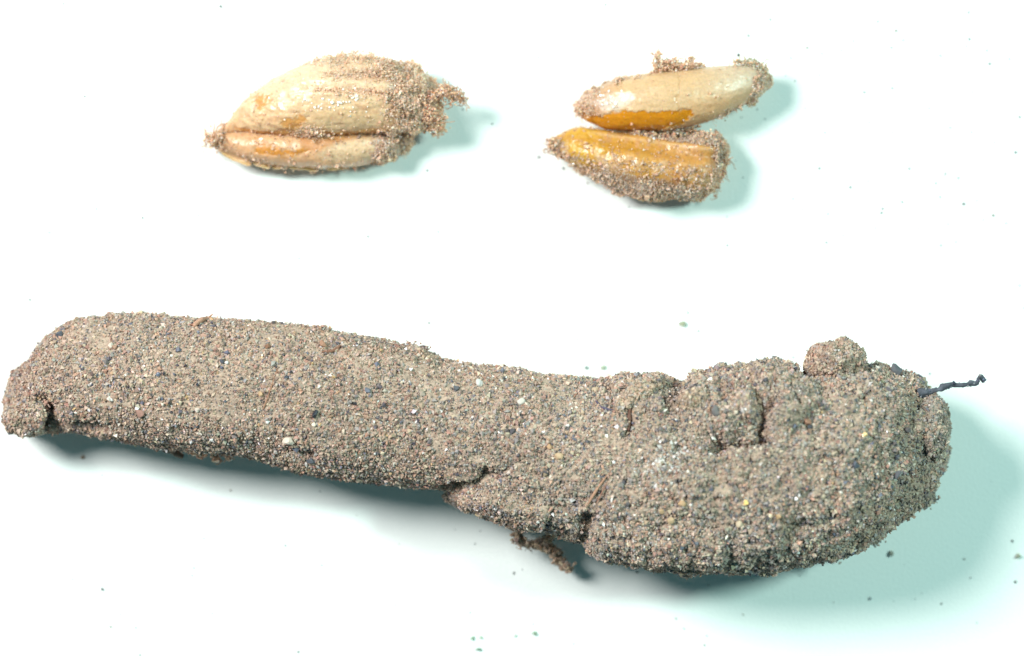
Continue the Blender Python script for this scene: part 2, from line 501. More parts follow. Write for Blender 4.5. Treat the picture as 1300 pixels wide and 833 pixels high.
# clods standing out of the tube, each a lump with its own grains
CLODS = [  # name, cx, cy, rx, ry, z, rz, rot, table, tint, label
    ('knob', 1063, 460, 34, 27, 1.45, 0.40, 0.05, SAND, (172, 152, 130), 'rounded sand knob on the upper edge of the thick end'),
    ('clod', 1183, 543, 22, 36, 1.25, 0.46, 0.0, SAND_GREY, (150, 138, 122), None),
    ('clod', 33, 530, 26, 20, 0.75, 0.34, 0.2, SAND, (150, 128, 108), None),
    ('clod', 805, 504, 27, 12, 2.06, 0.10, 0.6, SAND, (196, 176, 140), 'pale tan clod near the upper edge'),
    ('clod', 830, 486, 13, 11, 1.75, 0.2, 0.0, SAND, (168, 152, 130), None),
    ('clod', 530, 451, 18, 9, 1.02, 0.2, -0.3, SAND, (170, 146, 122), None),
    ('clod', 880, 507, 17, 11, 2.08, 0.15, 0.2, SAND, (190, 170, 136), None),
    ('clod', 1095, 685, 15, 8, 0.75, 0.1, 0.55, SAND_GREY, (140, 128, 112), None),
    ('clod', 1172, 632, 16, 9, 0.9, 0.2, 0.9, SAND_GREY, (140, 128, 112), None),
    ('clod', 600, 640, 34, 10, 0.75, 0.16, -0.35, SAND_GREY, (150, 138, 120), None),
    ('clod', 962, 480, 34, 17, 1.75, 0.3, 0.1, SAND_GREY, (160, 146, 124), None),
    ('clod', 1010, 500, 14, 16, 1.95, 0.2, 0.1, SAND_GREY, (140, 130, 114), None),
]
for q, (nm, cx, cy, rx, ry, z, rz, rot, tab, tint, lab) in enumerate(CLODS):
    if (cx, cy) in ((805, 504), (880, 507), (855, 650), (1010, 500), (962, 480), (830, 486)):
        rz = min(rz, 0.11); z = surf(cx, cy)[0][2] - rz * 0.35
    E = ellipsoid(cx, cy, rx, ry, z, rz, q + 5, amp=0.2, rot=rot)
    E = close_grid(E); EN = grid_normals(E)
    if (EN * (E - E.mean((0, 1)))).sum() < 0: EN = -EN
    me = mesh_from(nm, E.reshape(-1, 3), grid_faces(*E.shape[:2]), lin(tint), 0.9)
    o = link(nm, me, M_CORE, tube, label=lab)
    cnt = int(5.5 * rx * ry)
    P, S, c, r = sand_over(E, EN, cnt, '', None, tab, s_mu=0.0135, s_sig=0.42, out=0.22)
    c = (c * 0.8 + lin(tint) * 0.2) * 1.1
    link('grain_coat', grain_mesh('grain_coat', P, S, c, r, fine=True), M_GRAIN, o, kind='stuff')

# single grains large enough to pick out: x, y, radius in px, colour, roughness, label
COARSE = [(400, 525, 6.0, (38, 44, 62), 0.45, 'near black round grain on the middle of the tube'), (398, 541, 4.5, (226, 210, 186), 0.35, None),
          (369, 558, 7.5, (208, 190, 170), 0.5, 'largest pale pebble on the middle of the tube'), (140, 505, 5, (214, 204, 190), 0.4, None),
          (201, 476, 3.6, (92, 108, 140), 0.25, 'bluish glassy grain on the left half'), (288, 461, 4, (214, 210, 200), 0.4, None),
          (281, 459, 4, (70, 76, 96), 0.5, None), (142, 440, 4.5, (196, 182, 162), 0.5, None), (78, 427, 5, (72, 74, 92), 0.6, None),
          (228, 446, 4, (86, 90, 120), 0.5, None), (467, 495, 4.5, (110, 116, 140), 0.5, None), (395, 585, 6, (80, 86, 100), 0.6, None),
          (608, 488, 5, (196, 190, 180), 0.4, None), (579, 495, 4.5, (84, 84, 92), 0.6, None), (710, 581, 6, (190, 160, 124), 0.6, 'tan grain left of the rusty fibre'),
          (700, 566, 5, (190, 150, 110), 0.6, None), (757, 497, 4.5, (178, 154, 124), 0.6, None), (1097, 553, 4.5, (250, 214, 150), 0.12, 'bright golden glinting grain on the thick end'),
          (1103, 558, 3.5, (250, 226, 190), 0.12, None), (948, 638, 4.5, (250, 208, 130), 0.12, 'second golden glinting grain, lower on the thick end'),
          (1028, 541, 4, (60, 60, 70), 0.5, None), (1046, 528, 3, (250, 245, 240), 0.1, None), (780, 587, 3.5, (246, 240, 232), 0.1, None),
          (838, 562, 3.5, (250, 244, 236), 0.1, None), (1023, 536, 6, (160, 118, 94), 0.7, None), (1138, 478, 11, (88, 88, 96), 0.7, 'dark slate coloured chip near the root'),
          (1128, 497, 5, (92, 84, 86), 0.7, None), (1085, 588, 5, (80, 88, 110), 0.6, None), (924, 515, 6, (92, 88, 92), 0.7, None),
          (912, 523, 6, (110, 104, 100), 0.7, None), (968, 538, 5, (90, 86, 86), 0.7, None), (842, 648, 4.2, (176, 146, 108), 0.6, None),
          (868, 640, 5, (184, 150, 110), 0.6, None), (850, 660, 5, (180, 152, 116), 0.6, None), (1070, 590, 3.2, (230, 214, 190), 0.15, None),
          (907, 575, 3.2, (246, 240, 230), 0.12, None), (870, 560, 3.0, (246, 240, 230), 0.12, None), (178, 522, 6, (150, 112, 96), 0.7, None),
          (174, 517, 3.5, (226, 222, 232), 0.2, None), (410, 440, 6, (150, 112, 86), 0.7, None), (535, 447, 7, (110, 84, 76), 0.8, None),
          (340, 440, 4, (150, 110, 84), 0.7, None), (940, 665, 5, (190, 170, 140), 0.6, None), (1140, 600, 6, (96, 98, 108), 0.7, None),
          (1150, 545, 5, (104, 92, 90), 0.7, None), (660, 512, 5, (196, 186, 170), 0.5, None), (690, 548, 3.2, (240, 236, 230), 0.12, None),
          (520, 470, 3, (240, 236, 230), 0.12, None), (330, 500, 4, (196, 160, 120), 0.5, None), (250, 520, 4, (200, 188, 170), 0.5, None),
          (118, 475, 3.5, (100, 80, 74), 0.7, None), (90, 520, 4, (110, 92, 84), 0.7, None), (60, 470, 4, (120, 96, 84), 0.7, None)]
def chip_mesh(name, p, rad, col, rough, seed, stretch=(1, 1, 0.8)):
    r2 = np.random.default_rng(seed)
    # subdivided icosahedron, cut by a few planes so it has real facets
    V0 = [tuple(v) for v in ICO_V]; F0 = []
    cache = {}
    def mid(a, b):
        key = (min(a, b), max(a, b))
        if key not in cache:
            m = np.array(V0[a]) + np.array(V0[b]); m /= np.linalg.norm(m); V0.append(tuple(m)); cache[key] = len(V0) - 1
        return cache[key]
    for a, b, c in ICO_F:
        ab, bc, ca = mid(a, b), mid(b, c), mid(c, a)
        F0 += [(a, ab, ca), (b, bc, ab), (c, ca, bc), (ab, bc, ca)]
    U = np.array(V0)
    for k in range(11):
        n = r2.normal(size=3); n /= np.linalg.norm(n); h = r2.uniform(0.42, 0.8)
        e = np.maximum(U @ n - h, 0); U = U - e[:, None] * n
    U = U * (1 + r2.uniform(-0.08, 0.08, (len(U), 1))) * (np.array(stretch) * r2.uniform(0.85, 1.25, 3))
    a = r2.uniform(0, 6.28); R = np.array([[math.cos(a), -math.sin(a), 0], [math.sin(a), math.cos(a), 0], [0, 0, 1]])
    U = U @ R.T * rad + p
    U[:, 2] = np.maximum(U[:, 2], 0.004)
    cc = lin(col) * np.exp(0.15 * noise(U, 30, seed))[:, None]
    return mesh_from(name, U, F0, cc, rough, smooth=False)
for q, (x, y, rr, col, ro, lab) in enumerate(COARSE):
    p, n = surf(x, y)
    if np.mean(col) > 200: rr *= 0.75
    if col[2] > col[0]: col = tuple(np.array(col) * 0.35 + np.mean(col) * 0.65)
    me = chip_mesh('coarse_grain', p + n * rr * 0.006, rr / 100, col, ro, 100 + q)
    link('coarse_grain', me, M_GRAIN, tube, label=lab)

# dark curled rootlet sticking out of the thick end
zr = 1.45
pts = [px(1166, 501, zr), px(1179, 497.5, zr), px(1192, 493, zr), px(1205, 488.5, zr - .03), px(1218, 489, zr - .06), px(1230, 488, zr - .08),
       px(1240, 485, zr - .1), px(1243, 480.5, zr - .1), px(1248, 481.5, zr - .13), px(1247.5, 485, zr - .16)]
RV, RF = tube_mesh('', pts, np.array([4.4, 4.2, 3.5, 3.0, 3.4, 3.0, 3.2, 3.6, 3.0, 1.5]) / 100, None, nt=14, sub=10, wob=0.9, seed=5)
me = mesh_from('rootlet', RV, RF, lin((80, 82, 88)) * np.exp(0.5 * noise(RV, 16, 9))[:, None], 0.7)
root = link('rootlet', me, M_FIBRE, tube, label='dark grey twisted rootlet poking out of the thick end')
k = rng.integers(0, len(RV), 90)
c, r = pick(90, [(3, (90, 92, 108), 0.7), (2, (140, 136, 136), 0.6), (1, (56, 60, 78), 0.7)])
link('grain_coat', grain_mesh('grain_coat', RV[k], np.exp(rng.normal(math.log(0.009), 0.5, 90)), c, r), M_GRAIN, root, kind='stuff')

# straws and fibres lying on the tube
def fibre(name, pp, rad, col, parent, lab=None, wob=0.5):
    RV, RF = tube_mesh('', pp, rad, None, nt=8, sub=8, wob=wob, seed=3)
    return link(name, mesh_from(name, RV, RF, lin(col) * np.exp(0.25 * noise(RV, 20, 2))[:, None], 0.75), M_FIBRE, parent, label=lab)
def on(x, y, up=0.02):
    p, n = surf(x, y); return p + n * up
fibre('straw', [on(244, 416), on(255, 411, .05), px(263, 404, 1.02), px(270, 399, 1.06)], [.022, .03, .024, .008], (182, 138, 112), tube, 'reddish straw bit on the upper edge of the tube')
fibre('straw', [on(240, 414), on(250, 414, .03), px(259, 407, 1.0), px(262, 402, 1.03)], [.01, .016, .012, .005], (150, 104, 84), tube)
fibre('straw', [on(746, 642, .03), on(757, 625, .05), on(768, 608, .05), on(777, 596, .02)], [.006, .015, .014, .004], (182, 140, 112), tube, 'rusty brown straw on the thick half')
fibre('straw', [on(757, 640, .03), on(766, 622, .04), on(772, 612, .03)], [.004, .010, .004], (150, 108, 88), tube)
fibre('straw', [on(794, 548, .03), on(799, 530, .05), on(803, 515, .03)], [.012, .02, .012], (110, 80, 66), tube)
fibre('straw', [on(410, 448), on(425, 446), on(432, 440)], [.012, .02, .01], (130, 92, 72), tube)
fibre('straw', [on(335, 520, .01), on(343, 500, .02), on(352, 470, .01)], [.008, .012, .006], (150, 112, 86), tube)
fibre('straw', [on(755, 510, .02), on(765, 518, .02), on(778, 522, .02)], [.01, .018, .008], (86, 78, 96), tube)

# crumbs and bark-like scraps hanging from the lower edge
def crumb_string(name, lines, n, spread, zs, table, mu, parent, lab=None, hairs=0, hair_col=(196, 150, 116)):
    n = int(n * 2); mu *= 0.72
    P = string_points(lines, n, spread, zs)
    P[:, 2] = np.maximum(P[:, 2], 0.02)
    c, r = pick(n, table)
    o = link(name, grain_mesh(name, P, np.exp(rng.normal(math.log(mu), 0.3, n)), c, r, tone='crust' if table is RUST or name in ('tuft', 'crust') else 'sand'), M_CRUST if 'tuft' in name or name == 'crust' else M_GRAIN, parent, kind='stuff', label=lab)
    if hairs:
        HV, HF = curly_hairs(P, hairs, 0.15, 0.0075, 0.012, 0.02)
        link('fine_hairs', mesh_from('fine_hairs', HV, HF, lin(hair_col), 0.7), M_FIBRE, o, kind='stuff')
    return o
crumb_string('hanging_crumbs', [[(664, 655, .7), (660, 672, .6), (654, 685, .5), (668, 690, .45), (690, 692, .4), (704, 700, .35), (714, 716, .3), (724, 722, .3)],
             [(690, 690, .4), (700, 680, .6)], [(704, 700, .35), (706, 714, .3)]], 620, 0.032, 0.05, [(3, (190, 164, 136), 0.8), (2, (170, 144, 120), 0.8), (1, (140, 124, 110), 0.8)], 0.021, tube, 'ragged string of crumbs hanging under the notch', 14)
crumb_string('hanging_crumbs', [[(242, 572, .75), (256, 578, .65), (262, 572, .7)], [(268, 570, .7), (276, 583, .55)], [(285, 574, .7), (292, 583, .55)]],
             260, 0.02, 0.04, RUST, 0.02, tube, 'rusty ragged scrap under the left half', 10)
fibre('straw', [px(205, 569, .7), px(218, 573, .62), px(232, 580, .55)], [.03, .05, .03], (112, 92, 76), tube, 'small dark sliver under the left half')
crumb_string('hanging_crumbs', [[(752, 700, .6), (760, 706, .5)], [(1058, 707, .6), (1062, 712, .5)], [(1110, 688, .7), (1120, 680, .7)], [(1180, 636, .8), (1186, 630, .8)]],
             160, 0.03, 0.05, SAND_GREY, 0.02, tube)
crumb_string('edge_crumbs', [[(380, 414, 1.0), (420, 418, 1.0)], [(488, 437, 1.0), (500, 436, 1.0)], [(512, 436, 1.0), (545, 442, 1.0)], [(586, 462, 1.0), (602, 463, 1.0)],
             [(690, 477, 1.0), (720, 482, 1.0)], [(1120, 468, 1.0), (1150, 474, 1.0)], [(925, 478, 1.0), (1000, 474, 1.0)], [(820, 477, 1.0), (840, 478, 1.0)]],
             300, 0.018, 0.04, SAND, 0.019, tube)

# ------------------------------------------------------------------ the kernels
def kernel(name, top, bot, nr, nt, parent, paint, relief, **kw):
    """a waxy lobe: paint(X, Y, V, N) -> colour, roughness; relief(X, Y, V, N) -> displacement"""
    V = loft(top, bot, nr, nt, **kw)
    N = grid_normals(V)
    if N[nr // 2, nt // 4, 2] < 0: N = -N
    X, Y = to_px(V)
    d = relief(X, Y, V, N)
    V = V + N * d[..., None]
    V[..., 2] = np.maximum(V[..., 2], 0.006)
    V = close_grid(V); N = grid_normals(V)
    if N[nr // 2, nt // 4, 2] < 0: N = -N
    X, Y = to_px(V)
    col, ro = paint(X, Y, V, N)
    me = mesh_from(name, V.reshape(-1, 3), grid_faces(*V.shape[:2]), col.reshape(-1, 3), np.broadcast_to(ro, X.shape).ravel(), tone='flesh')
    return link(name, me, M_SEED, parent), V, N, X, Y

def patch(X, Y, V, poly, edge=1.2, wob=3.0, f=9, seed=0):
    wx = X + wob * fbm(V, f, 3, seed); wy = Y + wob * fbm(V, f, 3, seed + 5)
    return sstep(-edge, edge, poly_sd(wx, wy, poly))

def over(col, rgb, m):
    return col * (1 - m[..., None]) + lin(rgb) * m[..., None]

def crust(V, N, count, weight, parent, table, mu=0.017, lab=None, pile=0.03):
    count = int(count * 4.2); mu *= 0.50
    P, Nn = sample(V, N, count, weight * np.where(N[..., 2] > -0.4, 1, 0.25))
    S = np.exp(rng.normal(math.log(mu), 0.42, count)) * np.exp(0.35 * fbm(P, 7, 2, 69))
    P = P + Nn * (rng.random(count) ** 1.5 * pile * 1.3 * np.clip(0.45 + 2.2 * fbm(P, 8, 3, 67), 0, 2.2) + S * 0.3)[:, None]
    c, r = pick(count, table)
    c = (0.55 * c + 0.45 * c.mean(0)) * np.exp(0.45 * fbm(P, 6, 3, 63))[:, None]
    cs = link('crust', grain_mesh('crust', P, S, c, r, fine=True, tone='crust'), M_CRUST, parent, kind='stuff', label=lab)
    HV, HF = curly_hairs(P[rng.integers(0, count, 60)], 60, 0.055, 0.0036, 0.004, 0.01)
    link('fine_hairs', mesh_from('fine_hairs', HV, HF, lin((214, 176, 148)), 0.6, tone='crust'), M_FIBRE, parent, kind='stuff')
    return cs

CREAM = (228, 208, 166); AMBER = (206, 136, 40)

# --- left: two-lobed kernel, crusted at its right end
left = thing('split_kernel', px(420, 150, 0), 'cream two-lobed kernel with a rust-brown crusted right end, alone on the left', 'seed', )
A1 = [(318, 122), (334, 121), (347, 117), (338, 132), (330, 144), (325, 132)]
A2 = [(356, 152), (370, 150), (382, 141), (392, 151), (384, 158), (372, 168), (358, 160)]
A3 = [(298, 161), (330, 166), (372, 167), (374, 175), (345, 174), (310, 168)]
A4 = [(404, 168), (450, 166), (496, 162), (500, 168), (450, 171), (404, 172)]
U_TOP = [(272, 172), (290, 154), (311, 126), (345, 101), (380, 83), (420, 73), (460, 72), (492, 77), (522, 89), (545, 106), (555, 124), (558, 138)]
U_BOT = [(272, 175), (300, 166), (340, 172), (380, 175), (420, 173), (470, 170), (505, 170), (530, 166), (548, 156), (558, 142)]
def p_upper(X, Y, V, N):
    col = np.broadcast_to(lin(CREAM), V.shape).copy()
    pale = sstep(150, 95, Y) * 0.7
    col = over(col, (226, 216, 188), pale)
    col = over(col, (216, 180, 134), 0.5 * sstep(-0.15, 0.5, fbm(V, 5, 4, 5)) * sstep(120, 165, Y))
    tip = sstep(320, 280, X)
    col = over(col, (208, 168, 128), 0.55 * tip)
    # faint lengthwise rusty streaks on the back
    st = np.clip(noise(np.stack([V[..., 0] * 1.6, (Y - 0.06 * X) / 9.0, V[..., 2] * 0], -1), 1.0, 31), 0, 1) * sstep(360, 420, X) * sstep(128, 112, Y)
    col = over(col, (198, 146, 112), 0.8 * st)
    m = np.clip(patch(X, Y, V, A1, 2.0, 7, 17, 3) + patch(X, Y, V, A2, 2.0, 8, 17, 7) + patch(X, Y, V, A3, 1.2, 3, 9, 9) + patch(X, Y, V, A4, 1.0, 3, 9, 11), 0, 1)
    col = over(col, (208, 162, 122), 0.35 * sstep(0.05, 0.55, fbm(V, 13, 4, 33)) * sstep(110, 130, Y))
    col = over(col, (214, 162, 84), 0.85 * m)
    col = over(col, (176, 132, 104), 0.85 * sstep(480, 530, X + 14 * fbm(V, 6, 3, 2)))
    col *= 1.14 * np.exp(0.12 * fbm(V, 16, 3, 13))[..., None]
    return col, np.clip(0.38 + 0.25 * fbm(V, 8, 3, 17), 0.2, 0.8)
def r_upper(X, Y, V, N):
    m = patch(X, Y, V, A1, 2, 7, 17, 3) + patch(X, Y, V, A2, 2, 8, 17, 7) + patch(X, Y, V, A3, 2, 3, 9, 9)
    rid = np.cos((Y - 0.08 * (X - 400)) / 10.0 * math.pi) * 0.006 * sstep(340, 420, X) * sstep(140, 115, Y)
    return 0.02 * fbm(V, 3, 3, 21) + 0.010 * fbm(V, 12, 3, 22) - 0.012 * np.clip(m, 0, 1) + rid + 0.007 * noise(np.stack([V[..., 0] * 7, V[..., 1] * 22, V[..., 2] * 22], -1), 1.0, 55) + 0.03 * sstep(470, 520, X) * (0.5 + fbm(V, 9, 3, 8))
o, V, N, X, Y = kernel('upper_lobe', U_TOP, U_BOT, 420, 260, left, p_upper, r_upper, ratio=0.92, zbot=0.06, lift=0.45, n=2.1)
w = sstep(470, 520, X + 30 * fbm(V, 5, 3, 91) + 0.20 * (110 - Y)) + 0.012
w = w + 0.55 * np.exp(-((Y - 94 - 0.05 * (450 - X)) / 6) ** 2) * sstep(395, 450, X) + 0.5 * np.exp(-((Y - 115 + 0.05 * (430 - X)) / 5) ** 2) * sstep(385, 410, X) * (0.4 + 0.6 * (fbm(V, 4, 2, 95) > 0))
w = w + 0.25 * sstep(88, 78, Y) * sstep(370, 420, X) + 0.35 * np.exp(-(((X - 395) / 16) ** 2 + ((Y - 168) / 7) ** 2)) + 0.4 * sstep(292, 276, X)
crust(V, N, 5200, w, o, RUST, 0.017, 'rust-brown granular crust thickest at the right end', 0.05)
Psp, Nsp = sample(V, N, 130, np.exp(-(((X - 425) / 45) ** 2 + ((Y - 130) / 10) ** 2)))  # white grains added to stand in for the highlight on the wet back
link('highlight_grains', grain_mesh('highlight_grains', Psp + Nsp * 0.004, np.exp(rng.normal(math.log(0.012), .3, 130)), lin((244, 240, 226)), 0.12), M_GRAIN, o, kind='stuff', label='tiny white grains added as the highlight on the cream back')

L_TOP = [(266, 178), (285, 168), (320, 166), (380, 166), (440, 164), (490, 164), (515, 170), (528, 180)]
L_BOT = [(266, 181), (285, 193), (310, 203), (335, 210), (370, 213), (410, 215), (450, 211), (490, 204), (512, 192), (528, 182)]
B1 = [(322, 187), (333, 183), (346, 184), (360, 190), (378, 192), (392, 190), (388, 196), (360, 198), (336, 197), (324, 194)]
B2 = [(404, 196), (420, 184), (448, 178), (480, 176), (492, 186), (478, 202), (440, 206), (410, 205)]
def p_lower(X, Y, V, N):
    col = np.broadcast_to(lin((216, 184, 142)), V.shape).copy()
    col = over(col, (220, 196, 156), 0.6 * sstep(0, 0.5, fbm(V, 4, 3, 4)) * sstep(420, 380, X))
    col = over(col, (196, 146, 88), 0.7 * patch(X, Y, V, [(380, 172), (470, 170), (440, 178), (405, 190), (384, 192)], 3, 4, 9, 1))
    col = over(col, (222, 206, 170), 0.95 * patch(X, Y, V, B2, 4, 3, 9, 2))
    col = over(col, (200, 154, 116), 0.4 * sstep(0.0, 0.55, fbm(V, 12, 4, 34)) * sstep(430, 400, X))
    col = over(col, (206, 150, 64), 0.95 * patch(X, Y, V, B1, 1.6, 6, 16, 4))
    col = over(col, (226, 196, 156), 0.7 * sstep(203, 209, Y - 0.04 * np.abs(X - 400) + 3 * fbm(V, 8, 3, 6)))
    col = over(col, (170, 132, 108), 0.9 * sstep(476, 500, X + 10 * fbm(V, 6, 3, 2)))
    col *= 1.14 * np.exp(0.12 * fbm(V, 16, 3, 14))[..., None]
    return col, np.clip(0.40 + 0.25 * fbm(V, 8, 3, 18), 0.2, 0.8)
def r_lower(X, Y, V, N):
    return 0.015 * fbm(V, 3, 3, 25) + 0.010 * fbm(V, 12, 3, 26) - 0.010 * patch(X, Y, V, B1, 2, 4, 12, 4) - 0.012 * patch(X, Y, V, B2, 5, 3, 9, 2)
o2, V, N, X, Y = kernel('lower_lobe', L_TOP, L_BOT, 360, 200, left, p_lower, r_lower, ratio=1.3, zbot=0.0, lift=0.5, n=2.1, hmax=0.33)
w = sstep(468, 492, X + 12 * fbm(V, 6, 3, 92)) + 0.03 + 0.4 * sstep(288, 270, X)
crust(V, N, 1700, w, o2, RUST + [(14, (130, 122, 116), 0.7), (5, (84, 82, 84), 0.7)], 0.018, 'greyish brown crust at the right end', 0.05)
crumb_string('tuft', [[(548, 122, .75), (562, 117, .7), (575, 119, .66), (590, 126, .6)], [(562, 118, .7), (566, 110, .72)], [(572, 119, .68), (576, 128, .6)]], 300, 0.030, 0.05, RUST, 0.017, left,
             'loose rusty tuft sticking out to the right', 60)
crumb_string('tuft', [[(545, 138, .7), (550, 152, .6), (556, 160, .5), (558, 168, .4)], [(550, 150, .6), (562, 150, .5)], [(540, 156, .55), (548, 162, .45)]], 460, 0.038, 0.07, RUST, 0.018, left,
             'small drooping rusty lump below the tuft', 20)
crumb_string('tuft', [[(280, 172, .45), (268, 178, .4), (263, 182, .36)], [(270, 176, .4), (264, 172, .4)]], 170, 0.035, 0.05, RUST, 0.014, left, 'frayed pointed left tip', 26)
HV, HF = curly_hairs([px(495, 76, .8), px(510, 80, .8), px(528, 88, .75), px(540, 96, .7), px(422, 72, .8), px(440, 71, .8)], 40, 0.16, 0.0045, 0.05)
link('fine_hairs', mesh_from('fine_hairs', HV, HF, lin((206, 190, 160)), 0.6), M_FIBRE, left, kind='stuff')
def flake(name, cx, cy, L, W, rot, z, col, parent, seed, curl=0.06):
    nx, ny = 26, 10
    u = np.linspace(-1, 1, nx)[:, None]; v = np.linspace(-1, 1, ny)[None]
    wid = np.sqrt(np.maximum(1 - np.abs(u) ** 2.6, 0.01))
    x = u * L / 200 + 0 * v; y = v * wid * W / 200
    zz = curl * (np.abs(v) ** 2 * np.ones_like(u)) + 0.02 * u
    c, s = math.cos(rot), math.sin(rot)
    base = px(cx, cy, z)
    G = np.stack([x * c - y * s, x * s + y * c, zz], -1)
    G[..., 1] += 0.02 * noise(G + seed, 8, seed); G[..., 2] += 0.02 * noise(G + seed, 6, seed + 3)
    T = G.copy(); T[..., 2] += 0.014
    nrm = 0
    Vv = np.concatenate([G.reshape(-1, 3), T.reshape(-1, 3)]) + base
    F = []
    idx = lambda i, j, k: k * nx * ny + i * ny + j
    for i in range(nx - 1):
        for j in range(ny - 1):
            F.append((idx(i, j, 1), idx(i + 1, j, 1), idx(i + 1, j + 1, 1), idx(i, j + 1, 1)))
            F.append((idx(i, j, 0), idx(i, j + 1, 0), idx(i + 1, j + 1, 0), idx(i + 1, j, 0)))
    for i in range(nx - 1):
        F.append((idx(i, 0, 0), idx(i + 1, 0, 0), idx(i + 1, 0, 1), idx(i, 0, 1)))
        F.append((idx(i, ny - 1, 0), idx(i, ny - 1, 1), idx(i + 1, ny - 1, 1), idx(i + 1, ny - 1, 0)))
    for j in range(ny - 1):
        F.append((idx(0, j, 0), idx(0, j, 1), idx(0, j + 1, 1), idx(0, j + 1, 0)))
        F.append((idx(nx - 1, j, 0), idx(nx - 1, j + 1, 0), idx(nx - 1, j + 1, 1), idx(nx - 1, j, 1)))
    Vv[:, 2] = np.maximum(Vv[:, 2], 0.004)
    col = lin(col) * np.exp(0.12 * noise(Vv, 12, seed))[:, None]
    return link(name, mesh_from(name, Vv, F, col, 0.5, tone='flesh'), M_SEED, parent)
for q, (x, y, L, W, ro) in enumerate([(300, 199, 44, 9, -0.42), (332, 208, 24, 8, -0.25), (352, 211, 14, 6, -0.05), (385, 213, 40, 5, -0.08), (424, 213, 22, 4, 0.1)]):
    flake('skin_flake', x, y + 1.5, L, W, ro, 0.28, (232, 206, 166) if q % 2 else (222, 190, 150), left, 200 + q)

# --- right, upper half kernel
upk = thing('half_kernel', px(855, 125, 0), 'smooth cream half kernel with an amber lower edge, upper of the right pair', 'seed', 'split kernel halves')
R_TOP = [(731, 137), (745, 119), (770, 106), (800, 98), (830, 92), (870, 88), (910, 84), (945, 81), (964, 84), (974, 91), (978, 100)]
R_BOT = [(731, 140), (742, 154), (766, 164), (800, 167), (845, 166), (880, 160), (910, 151), (938, 138), (960, 124), (973, 112), (978, 103)]
ORG = [(736, 144), (748, 146), (752, 144), (764, 147), (775, 145), (780, 140), (800, 142), (830, 142), (878, 138), (881, 144), (868, 156), (840, 166), (790, 172), (745, 164)]
def p_ru(X, Y, V, N):
    col = np.broadcast_to(lin((230, 206, 160)), V.shape).copy()
    col = over(col, (226, 220, 196), 0.85 * sstep(870, 950, X) * sstep(140, 100, Y))
    col = over(col, (228, 190, 140), 0.6 * sstep(128, 150, Y + 0.25 * (X - 860)) * sstep(820, 870, X))
    m = patch(X, Y, V, ORG, 1.0, 5, 20, 3)
    col = over(col, (228, 160, 32), m)
    dk = np.exp(-((poly_sd(X + 5 * fbm(V, 20, 3, 3), Y + 5 * fbm(V, 20, 3, 8), ORG)) / 1.4) ** 2) * 0.12
    col = over(col, (150, 96, 40), dk)
    # crack down the skin
    cr = np.exp(-(np.abs(X + 7 * fbm(V, 6, 3, 14) - 861 - 0.08 * (Y - 120)) / 1.0) ** 2) * sstep(88, 96, Y) * sstep(150, 140, Y)
    col = over(col, (206, 172, 116), 0.45 * cr)
    lt = sstep(792, 745, X + 10 * fbm(V, 8, 3, 5))
    col = over(col, (204, 160, 126), 0.7 * lt * (1 - m))
    sparkle = patch(X, Y, V, [(752, 128), (770, 120), (800, 118), (806, 128), (790, 138), (762, 142)], 4, 7, 10, 21)  # white sparkle of light painted into the skin colour
    col = over(col, (238, 232, 216), 0.75 * sparkle)
    ed = sstep(952, 968, X + 0.35 * (Y - 100) + 5 * fbm(V, 9, 3, 6))
    col = over(col, (168, 132, 108), 0.9 * ed)
    col *= np.exp(0.06 * fbm(V, 16, 3, 14))[..., None]
    return col, np.clip(0.42 - 0.14 * m + 0.12 * fbm(V, 8, 3, 18), 0.2, 0.8)
def r_ru(X, Y, V, N):
    m = patch(X, Y, V, ORG, 1.4, 5, 20, 3)
    cr = np.exp(-(np.abs(X + 7 * fbm(V, 6, 3, 14) - 861 - 0.08 * (Y - 120)) / 1.2) ** 2) * sstep(88, 96, Y) * sstep(150, 140, Y)
    return 0.012 * fbm(V, 2.5, 3, 25) + 0.004 * fbm(V, 14, 3, 26) + 0.004 * noise(np.stack([V[..., 0] * 6, V[..., 1] * 24, V[..., 2] * 24], -1), 1.0, 56) - 0.013 * m - 0.006 * cr
o3, V, N, X, Y = kernel('kernel_flesh', R_TOP, R_BOT, 420, 220, upk, p_ru, r_ru, ratio=0.95, zbot=0.15, lift=0.5, n=2.2, hmax=0.40)
edge_r = sstep(956, 968, X + 0.30 * (Y - 95) + 5 * fbm(V, 9, 3, 6))
sdo = poly_sd(X, Y, R_TOP + R_BOT[::-1])
w = 0.9 * edge_r + 0.28 * sstep(768, 736, X + 10 * fbm(V, 8, 3, 5)) * (1 - patch(X, Y, V, ORG, 3, 3, 14, 3)) + 0.45 * sstep(5, 1, sdo + 5 * fbm(V, 9, 2, 12)) * sstep(-0.2, 0.3, fbm(V, 5, 2, 66)) * np.clip(sstep(830, 760, X) * (Y < 125) + sstep(880, 920, X) * (Y > 110), 0, 1) + 0.002
crust(V, N, 2000, w, o3, RUST + [(8, (120, 112, 108), 0.7)], 0.016, 'reddish sandy crust along the tips and edges', 0.04)
link('highlight_grains', grain_mesh('highlight_grains', *(lambda s: (s[0] + s[1] * 0.004, np.exp(rng.normal(math.log(0.012), .3, 70)), lin((244, 240, 230)), 0.12))(
    sample(V, N, 70, np.exp(-(((X - 775) / 18) ** 2 + ((Y - 127) / 8) ** 2))))), M_GRAIN, o3, kind='stuff')  # more white grains added for the sparkle by the left tip
